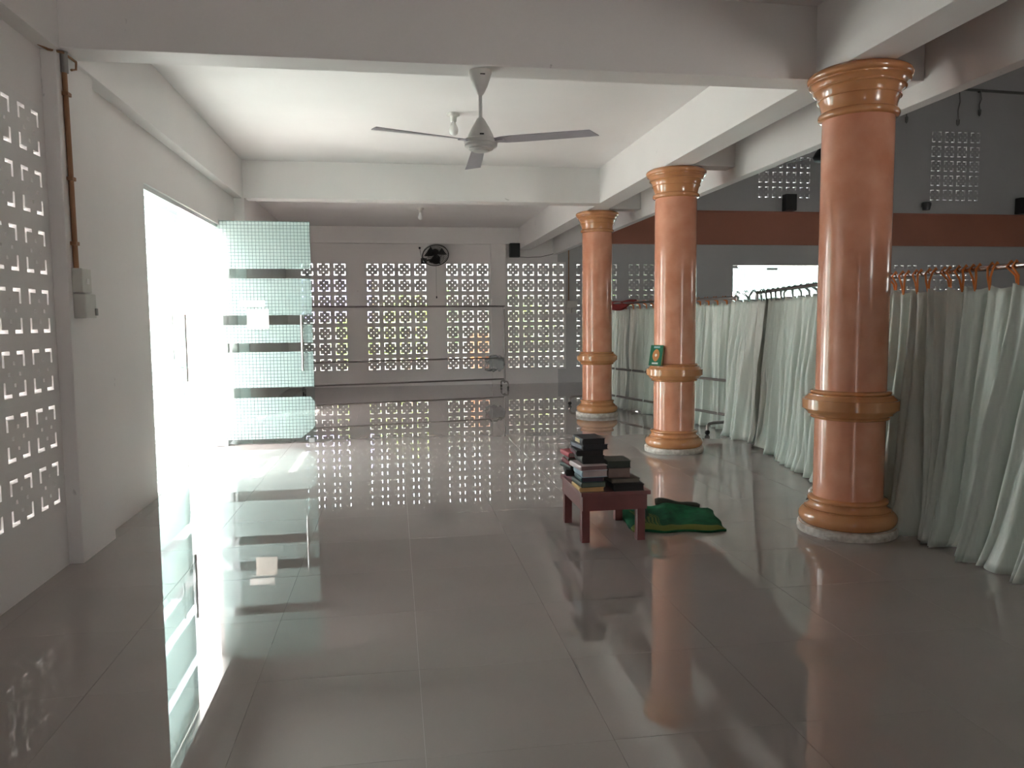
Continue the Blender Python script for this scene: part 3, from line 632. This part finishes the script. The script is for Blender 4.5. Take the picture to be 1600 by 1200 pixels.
bk = {}
def bmat(c):
    if c not in bk: bk[c] = mat('book_cover_%d' % len(bk), lin(*c), 0.55, var=0.12, scale=18, spec=0.25)
    return bk[c]
def book(label, w, d, h, loc, rz, cov, page, name='book', spine='-x', band=None, rot=None):
    """w across x, d along y, h thick; spine side at -x"""
    t = thing(name, label, 'book', loc, rz, group='books in the piles' if rot is None else None)
    if rot: t.rotation_euler = rot
    ct = 0.003; c = MB()
    c.box(-w/2, w/2, -d/2, d/2, 0, ct, bev=0.001).box(-w/2, w/2, -d/2, d/2, h-ct, h, bev=0.001)
    n = 6; pr = []
    for k in range(n+1):
        a = PI/2 + PI*k/n; pr.append((-w/2+0.002+0.007*math.cos(a), h/2+h/2*math.sin(a)))
    vs = [(x, y, z) for y in (-d/2, d/2) for x, z in pr]; m = n+1
    c.add(vs, [(k, k+1, m+k+1, m+k) for k in range(n)] + [tuple(range(m)), tuple(range(2*m-1, m-1, -1))])
    c.build('cover', bmat(cov), t)
    MB().box(-w/2+0.004, w/2-0.004, -d/2+0.004, d/2-0.004, ct, h-ct).build('pages', bmat(page), t)
    if band:
        b = MB(); b.box(-w/2-0.0062, -w/2-0.0045, -d/2+0.02+band[1]*d*0.3, d/2-0.02-band[1]*d*0.3, h*0.2, h*0.8); b.build('spine_print', bmat(band[0]), t)
    return t
PG = (196, 184, 166); PGD = (150, 138, 124); z = 0.312
# front pile
S = [('tan covered book at the bottom of the front pile', .150, .20, .026, (205, 165, 105), (190, 150, 98), -.01, 0),
     ('dark green book with grey pages second in the front pile', .150, .205, .030, (62, 74, 66), (96, 104, 92), -.005, .05),
     ('dark teal book third in the front pile', .135, .19, .030, (34, 66, 72), (64, 52, 66), -.003, -.02),
     ('pinkish grey book with pale blue spine in the front pile', .155, .20, .042, (150, 172, 186), (176, 160, 158), .006, .02),
     ('mauve book with white rounded spine in the front pile', .165, .21, .030, (204, 188, 190), (120, 92, 92), -.008, .10)]
z0 = z
for lb, w, d, h, c, p, dx, r in S:
    book(lb, w, d, h, (1.165+dx, 4.475, z0), r, c, p); z0 += h
for lb, w, d, h, c, p, dx, dy, r, bd in [('thick black book in the middle of the tallest pile', .135, .19, .050, (28, 26, 26), (40, 36, 36), .012, .02, .0, None),
     ('long black book with maroon spine on the tallest pile', .165, .20, .034, (34, 28, 30), (44, 38, 38), -.005, .02, -.04, ((92, 44, 60), 0.0)),
     ('dark navy book with shiny silver spine near the top', .160, .21, .032, (26, 28, 36), (36, 36, 40), .012, .03, .14, ((120, 126, 140), 0.0)),
     ('black book with gold spine emblem on top of the tallest pile', .140, .20, .040, (22, 22, 30), (32, 30, 32), .006, .01, .06, ((226, 206, 160), 0.6))]:
    book(lb, w, d, h, (1.165+dx, 4.50+dy, z0), r, c, p, band=bd); z0 += h
# right pile
z0 = z
for lb, w, d, h, c, p, dx, dy, r in [('wide black book lowest on the right side of the table', .185, .25, .040, (30, 28, 28), (34, 30, 30), .02, 0, -.04),
     ('grey brown book lying on the wide black book', .175, .22, .026, (86, 80, 74), (110, 102, 92), .005, .03, .05),
     ('brownish book with layered pages in the right pile', .135, .19, .058, (116, 96, 90), (128, 108, 100), -.02, .05, .0),
     ('dark green book on top of the right pile', .145, .19, .042, (44, 52, 46), (50, 56, 50), -.015, .06, -.05)]:
    book(lb, w, d, h, (1.362+dx, 4.475+dy, z0), r, c, p); z0 += h
# back left pile
z0 = z
for lb, w, d, h, c, p, dx, dy, r in [('burgundy book flat on the table behind the front pile', .12, .17, .030, (96, 34, 48), (120, 60, 60), .012, -.03, .1),
     ('black book second in the back left pile', .13, .18, .040, (34, 34, 36), (44, 44, 44), .004, .02, -.15),
     ('dark grey green book in the back left pile', .11, .17, .026, (66, 76, 74), (84, 90, 86), -.005, .03, .2),
     ('dark red book in the back left pile', .12, .17, .030, (122, 30, 40), (134, 44, 48), .002, .02, .05),
     ('brown grey book below the red book on the back left pile', .12, .17, .022, (92, 82, 74), (112, 100, 90), .008, .015, -.05),
     ('bright red book with pale pages on top of the back left pile', .125, .17, .030, (172, 62, 74), (214, 190, 190), 0, .03, .1)]:
    book(lb, w, d, h, (1.145+dx, 4.77+dy, z0), r, c, p); z0 += h
# green book leaning on the ring of the middle column
gb = book('green book with gold oval medallion leaning on the middle column', .140, .205, .034, (0, 0, 0), 0, (30, 104, 76), (190, 160, 110), rot=(math.radians(75), 0, math.radians(-50)))
gb.location = (2.568+0.1025*0.766*0.259, 7.255+0.1025*0.643*0.259, 0.8725+0.1025*0.966)
def flat(name, pts, col, dz):
    n = len(pts); mb = MB(); mb.add([(x, y, dz) for x, y in pts] + [(x, y, dz-0.002) for x, y in pts], [tuple(range(n)), tuple(range(2*n-1, n-1, -1))] + [(i, (i+1) % n, n+(i+1) % n, n+i) for i in range(n)])
    return mb.build(name, bmat(col), gb)
flat('medallion', [(0.040*math.cos(2*PI*k/24)*(1-0.12*abs(math.sin(2*PI*k/24))), 0.062*math.sin(2*PI*k/24)) for k in range(24)], (186, 124, 72), 0.0352)
flat('medallion_centre', [(0.012*math.cos(2*PI*k/14), 0.015*math.sin(2*PI*k/14)) for k in range(14)], (232, 224, 206), 0.0362)
flat('title_panel', [(-0.034, 0.072), (0.034, 0.072), (0.034, 0.092), (-0.034, 0.092)], (134, 168, 168), 0.0352)
flat('title_panel', [(-0.034, -0.090), (0.034, -0.090), (0.034, -0.074), (-0.034, -0.074)], (206, 222, 214), 0.0352)

# ------------------------------------------------------------------ folded prayer rug
def rug_mat():
    m = mat('green_prayer_rug', lin(26, 92, 60), 0.9, scale=14, col2=lin(16, 62, 42), sheen=0.0, spec=0.15, bump=0.3, bscale=140)
    nt = m.node_tree; p = nt.nodes['Principled BSDF']; src = p.inputs['Base Color'].links[0].from_socket
    uv = nt.nodes.new('ShaderNodeUVMap'); uv.uv_map = 'rug'; sp = nt.nodes.new('ShaderNodeSeparateXYZ'); nt.links.new(uv.outputs[0], sp.inputs[0])
    def rng(sock, a, b):
        x = nt.nodes.new('ShaderNodeMath'); x.operation = 'GREATER_THAN'; x.inputs[1].default_value = a; nt.links.new(sock, x.inputs[0])
        y = nt.nodes.new('ShaderNodeMath'); y.operation = 'LESS_THAN'; y.inputs[1].default_value = b; nt.links.new(sock, y.inputs[0])
        z = nt.nodes.new('ShaderNodeMath'); z.operation = 'MULTIPLY'; nt.links.new(x.outputs[0], z.inputs[0]); nt.links.new(y.outputs[0], z.inputs[1]); return z.outputs[0]
    def mul(a, b):
        z = nt.nodes.new('ShaderNodeMath'); z.operation = 'MULTIPLY'; nt.links.new(a, z.inputs[0]); nt.links.new(b, z.inputs[1]); return z.outputs[0]
    def mx(a, b):
        z = nt.nodes.new('ShaderNodeMath'); z.operation = 'MAXIMUM'; nt.links.new(a, z.inputs[0]); nt.links.new(b, z.inputs[1]); return z.outputs[0]
    border = rng(sp.outputs[1], 0.0, 0.11)
    panel = mul(rng(sp.outputs[0], 0.10, 0.33), rng(sp.outputs[1], 0.11, 0.62))
    w = nt.nodes.new('ShaderNodeTexWave'); w.inputs['Scale'].default_value = 9; w.inputs['Distortion'].default_value = 3; nt.links.new(uv.outputs[0], w.inputs[0])
    pm = mul(panel, w.outputs['Fac'])
    c1 = nt.nodes.new('ShaderNodeMixRGB'); c1.inputs[2].default_value = lin(104, 112, 58); nt.links.new(mx(border, pm), c1.inputs[0]); nt.links.new(src, c1.inputs[1])
    nt.links.new(c1.outputs[0], p.inputs['Base Color']); return m
rug = thing('prayer_rug', 'green prayer rug folded on the floor behind the low table', 'rug', (1.80, 4.80, 0))
fl, fr_, br, bl = Vector((-0.33, -0.27)), Vector((0.245, -0.355)), Vector((0.345, 0.10)), Vector((-0.30, 0.36))
nu, nv = 34, 22; vs = []; uvs = []
rr = random.Random(2)
def rug_h(u, v):
    h = 0.026 + 0.006*math.sin(9*u+2*v) + 0.006*math.sin(13*u-7*v) + 0.016*math.exp(-((u-0.42-0.1*v)/0.08)**2) + 0.022*v*v
    e = min(1, v/0.06) * min(1, (1-v)/0.05) * min(1, u/0.05) * min(1, (1-u)/0.05)
    return 0.006 + h*(0.35+0.65*e) if e < 1 else 0.006+h
for layer in (0, 1):
    for j in range(nv+1):
        for i in range(nu+1):
            u, v = i/nu, j/nv
            q = (fl*(1-u)+fr_*u)*(1-v) + (bl*(1-u)+br*u)*v
            q = q + Vector((0.012*math.sin(11*v+3), 0.016*math.sin(14*u)))*(1 if 0 < u < 1 else 0.6)
            vs.append((q.x, q.y, rug_h(u, v) if layer == 0 else 0.001))
N = (nu+1)*(nv+1); fs = []
for j in range(nv):
    for i in range(nu):
        a = j*(nu+1)+i; b, c, d = a+1, a+nu+2, a+nu+1; fs += [(a, b, c, d), (a+N, d+N, c+N, b+N)]
rim = [i for i in range(nu+1)] + [j*(nu+1)+nu for j in range(1, nv+1)] + [nv*(nu+1)+i for i in range(nu-1, -1, -1)] + [j*(nu+1) for j in range(nv-1, 0, -1)]
fs += [(rim[k], rim[k-1], rim[k-1]+N, rim[k]+N) for k in range(len(rim))]
ro = MB().add(vs, fs, True).build('folded_body', rug_mat(), rug)
uvl = ro.data.uv_layers.new(name='rug')
for lp in ro.data.loops:
    k = lp.vertex_index % N; uvl.data[lp.index].uv = ((k % (nu+1))/nu, (k//(nu+1))/nv)
tf = MB(); pts = []
for k in range(13):
    t_ = k/12; pts.append((-0.02+0.28*t_, 0.235-0.12*t_, 0.066-0.016*t_+0.006*math.sin(9*t_)))
tf.tube(pts, [0.022]+[0.030-0.012*k/12 for k in range(1, 12)]+[0.012], 10)
tag(tf.build('turned_edge', mat('dark_rug_backing', lin(52, 54, 46), 0.9, var=0.2, scale=30), rug), 'dark rolled-over edge of the rug')
rl = MB().tube([(-0.34, 0.30, 0.03), (-0.28, 0.27, 0.04), (-0.20, 0.20, 0.04), (-0.16, 0.10, 0.04), (-0.18, 0.0, 0.035), (-0.22, -0.08, 0.03)], [0.02, 0.035, 0.04, 0.04, 0.035, 0.02], 10)
rl.build('crumpled_corner', mat('dark_green_rug_pile', lin(26, 66, 48), 0.9, var=0.3, scale=25), rug)

# ------------------------------------------------------------------ things in the hall
hf = thing('hall_fan', 'dark ceiling fan in the hall half hidden by the nearest column', 'ceiling fan', (7.15, 12.0, 4.05))
MB().tube([(0, 0, 3.15), (0, 0, 0.1)], 0.02, 8).build('rod', M['black'], hf)
MB().lathe([(0.02, 0.22), (0.08, 0.14), (0.16, 0.02), (0.20, -0.06), (0.17, -0.12), (0.05, -0.14)], seg=24).build('motor', M['black'], hf)
FH = fan_blade_mesh(0.85, 0.13, 0.15, 'black')
for a in (120, 240, 0): inst('blade', FH, hf, (0, 0, -0.02), (0, 0, math.radians(a)))
led = thing('wall_pipe', 'thin dark pipe high on the hall back wall', 'pipe', (0, 0, 0))
MB().tube([(12.2, YB-0.04, 6.42), (15.9, YB-0.04, 6.34)], 0.03, 8).build('pipe', M['dust'], led)
for k, (x, zz, ln) in enumerate(((10.4, 6.12, 0.14), (11.35, 6.2, 0.45), (12.62, 6.38, 0.65), (13.15, 6.36, 0.40))):
    lab = ['shortest dusty wire hanging by the edge beam', 'dusty wire hanging left of the pipe end', 'longest dusty wire hanging from the wall pipe', 'dusty wire hanging at the right from the wall pipe'][k]
    hw = thing('hanging_wire', lab, 'wire', (x, YB-0.06, zz), group='dusty wires high on the hall wall')
    MB().tube([(0, 0, 0.04), (0.02, -0.01, -ln*0.4), (-0.015, 0, -ln*0.7), (0.0, 0, -ln)], 0.014, 5).build('strand', M['dust'], hw)
    MB().lathe([(0.0, -ln-0.14), (0.03, -ln-0.1), (0.035, -ln), (0.0, -ln+0.04)], seg=10).build('tip', M['dust'], hw)
    MB().box(-0.02, 0.02, 0.0, 0.06, 0.0, 0.05).build('nail', M['black'], hw)

# ------------------------------------------------------------------ outside
struct(MB().box(-40, -2.27, -40, 60, -0.35, -0.06).box(-2.27, 40, YB+0.1, 60, -0.35, -0.06).box(-2.27, 40, -40, YF-0.15, -0.35, -0.06), 'ground', M['ground'], 'sunlit pale concrete yard outside the doorway', 'ground')
struct(MB().box(-2.0, 4.0, YF-3.2, YF-0.15, 2.9, 3.05), 'roof', M['outer_roof'], 'unseen roof added to keep sun off the fill opening behind the viewer', 'roof')  # added out of view so only sky light enters the front opening
struct(MB().box(-2.95, -2.6, 6.76, 8.15, -0.06, 3.75, bev=0.02), 'sun_block_pillar', M['outer_white'], 'unseen pillar added outside to block sun at the bright doorway', 'pillar')  # added sun blocker, keeps direct sun off the open glass leaf
bd = thing('house', 'white overexposed house seen through the bright doorway', 'house', (-8.2, 26.0, -0.06), math.radians(8))
hb = MB().box(-6, 3.6, 0, 8, 0, 6.2); hb.build('wall', M['outer_white'], bd)
MB().box(-6.3, 3.9, -0.4, 8.3, 6.2, 6.4).build('roof', M['outer_roof'], bd)
for x, zz, w, h in ((0.55, 2.1, 0.5, 0.42), (1.1, 1.25, 0.42, 0.5), (-0.6, 2.3, 0.6, 0.5), (-1.0, 0.9, 0.9, 0.6), (0.2, 0.45, 0.9, 0.5), (1.2, 0.42, 0.6, 0.5)):
    f = MB().box(x-w/2-0.05, x+w/2+0.05, -0.05, 0.02, zz-0.05, zz+h+0.05).build('window', M['outer_white'], bd)
    MB().box(x-w/2, x+w/2, -0.06, -0.045, zz, zz+h).build('pane', M['pane_dark'], f)
st = thing('outdoor_stair', 'pink balustraded outdoor stair rising past the bright doorway', 'stair', (-5.45, 20.0, -0.06))
for k in range(9): MB().box(-1.0+k*0.22, -0.76+k*0.22, 0.06, 1.0, 0.0, 0.16*(k+1)+0.35).build('step', M['outer_white'], st)
def slope(x0, x1, zb, zt, k=0.85): return [(x0, zb+k*x0), (x1, zb+k*x1), (x1, zt+k*x1), (x0, zt+k*x0)]
def prism(pts, y0, y1): return MB().add([(x, y0, z) for x, z in pts] + [(x, y1, z) for x, z in pts], [(0, 1, 2, 3), (7, 6, 5, 4), (0, 4, 5, 1), (1, 5, 6, 2), (2, 6, 7, 3), (3, 7, 4, 0)])
for k in range(5): prism(slope(-0.55+k*0.26, -0.31+k*0.26, 1.2, 2.12), 0.0, 0.06).build('balustrade_panel', M['outer_pink'], st)
MB().tube([(-0.6, 0.03, 2.35-0.51), (0.8, 0.03, 2.35+0.68)], 0.02, 6).build('hand_rail', M['dark_steel'], st)
MB().tube([(-0.6, 0.03, 2.45-0.51), (0.8, 0.03, 2.45+0.68)], 0.02, 6).build('hand_rail', M['dark_steel'], st)

MB().box(-3.0, 2.2, -3.2, 1.6, 4.6, 4.7).build('canopy', M['outer_roof'], st)  # canopy added to keep the stair in shade
for x, y in ((-2.8, 1.4), (2.0, 1.4), (2.0, -3.0), (-2.8, -3.0)): MB().box(x-0.06, x+0.06, y-0.06, y+0.06, 0, 4.6).build('post', M['outer_white'], st)  # posts for the added shade canopy

# shrubs behind the pierced back wall
def shrub(loc, r, h, mt, seed, label, n=700, leaf=0.11):
    rnd = random.Random(seed); t = thing('shrub', label, 'shrub', loc, group='shrubs behind the pierced wall')
    mb = MB()
    for _ in range(n):
        a = rnd.uniform(0, 2*PI); e = math.acos(rnd.uniform(-0.8, 1)); q = r*(0.55+0.45*rnd.random())
        p = Vector((q*math.sin(e)*math.cos(a), q*math.sin(e)*math.sin(a), h*0.55+h*0.45*math.cos(e)*(0.6+0.4*rnd.random())))
        x = Vector((rnd.gauss(0, 1), rnd.gauss(0, 1), rnd.gauss(0, 1))).normalized(); y = x.cross(Vector((rnd.gauss(0, 1), rnd.gauss(0, 1), 1))).normalized()
        L, w = leaf, leaf*0.36
        mb.add([p, p+x*L*0.5+y*w, p+x*L, p+x*L*0.5-y*w], [(0, 1, 2, 3)])
    mb.build('foliage', M[mt], t)
    s = MB()
    for k in range(4):
        a = k*1.6; s.tube([(0, 0, 0), (0.1*math.cos(a), 0.1*math.sin(a), h*0.3), (0.35*r*math.cos(a), 0.35*r*math.sin(a), h*0.75)], [0.03, 0.022, 0.01], 6)
    s.build('stem', M['bark'], t)
for k, (x, y, r, h, mt, lb) in enumerate(((-0.9, 17.6, 0.5, 1.7, 'foliage_a', 'yellow green shrub behind the wall near the open door'), (0.3, 17.5, 0.75, 2.1, 'foliage_a', 'yellow green shrub behind the middle block group'),
        (1.25, 18.7, 0.42, 2.4, 'foliage_b', 'deep green shrub behind the third block group'), (2.6, 17.6, 0.7, 2.3, 'foliage_b', 'deep green shrub behind the blocks below the speaker'),
        (3.5, 19.3, 0.7, 2.0, 'foliage_a', 'yellow green shrub behind the blocks by the farthest column'))):
    shrub((x, y, -0.06), r, h, mt, k+3, lb)
pot = thing('clay_pot', 'orange clay pot behind the pierced wall', 'pot', (1.98, 17.0, -0.06))
MB().lathe([(0.20, 0.0), (0.32, 0.5), (0.34, 0.9), (0.30, 1.05), (0.34, 1.1), (0.30, 1.1), (0.26, 1.0)], seg=24).build('body', M['terracotta'], pot)
MB().lathe([(0.0, 1.02), (0.27, 1.02)], seg=24).build('soil', M['bark'], pot)
gs = thing('sheet_fence', 'pale violet sheet fence behind the pierced wall', 'fence', (-1.6, 19.0, -0.06))
for k in range(5): MB().box(-0.9+k*0.4, -0.52+k*0.4, 0, 0.03, 1.4, 2.4).build('sheet', M['violet'], gs)
for x in (-0.9, 1.1): MB().box(x-0.04, x+0.04, 0.03, 0.1, 0, 2.4).build('post', M['bark'], gs)
yw = thing('yard_wall', 'white yard wall behind the shrubs', 'wall', (0, 22, -0.06))
MB().box(-12, 5.5, 0, 0.2, 0, 2.4).build('body', M['yard'], yw)
MB().box(-12, 5.5, -0.05, 0.25, 2.4, 2.48).build('coping', M['outer_roof'], yw)

# trees close behind the hall
for k, (x, y, r, h, lb) in enumerate(((5.6, 17.6, 1.0, 6.5, 'tall dark tree behind the hall on the aisle side'), (13.0, 18.0, 1.1, 6.5, 'tall dark tree behind the lower hall blocks, nearest the doorway'), (15.3, 20.9, 1.2, 8.6, 'tall dark tree behind the upper right block group'),
        (17.0, 18.0, 1.1, 7.6, 'tall dark tree behind the right end of the hall'))):
    shrub((x, y, -0.06), r, h, 'foliage_b', 40+k, lb, n=3000, leaf=0.26)
hb2 = thing('dark_backdrop', 'dark block on posts added to darken the view through the upper blocks', 'house', (9.0, 26.0, -0.06))  # added dark mass, raised so the hall door stays bright below it
MB().box(-0.5, 9, 0, 6, 4.6, 12).build('backdrop_block', M['outer_roof'], hb2)
for x in (0.0, 4.0, 8.5): MB().box(x-0.2, x+0.2, 5.0, 5.4, 0, 4.6).build('post', M['outer_white'], hb2)
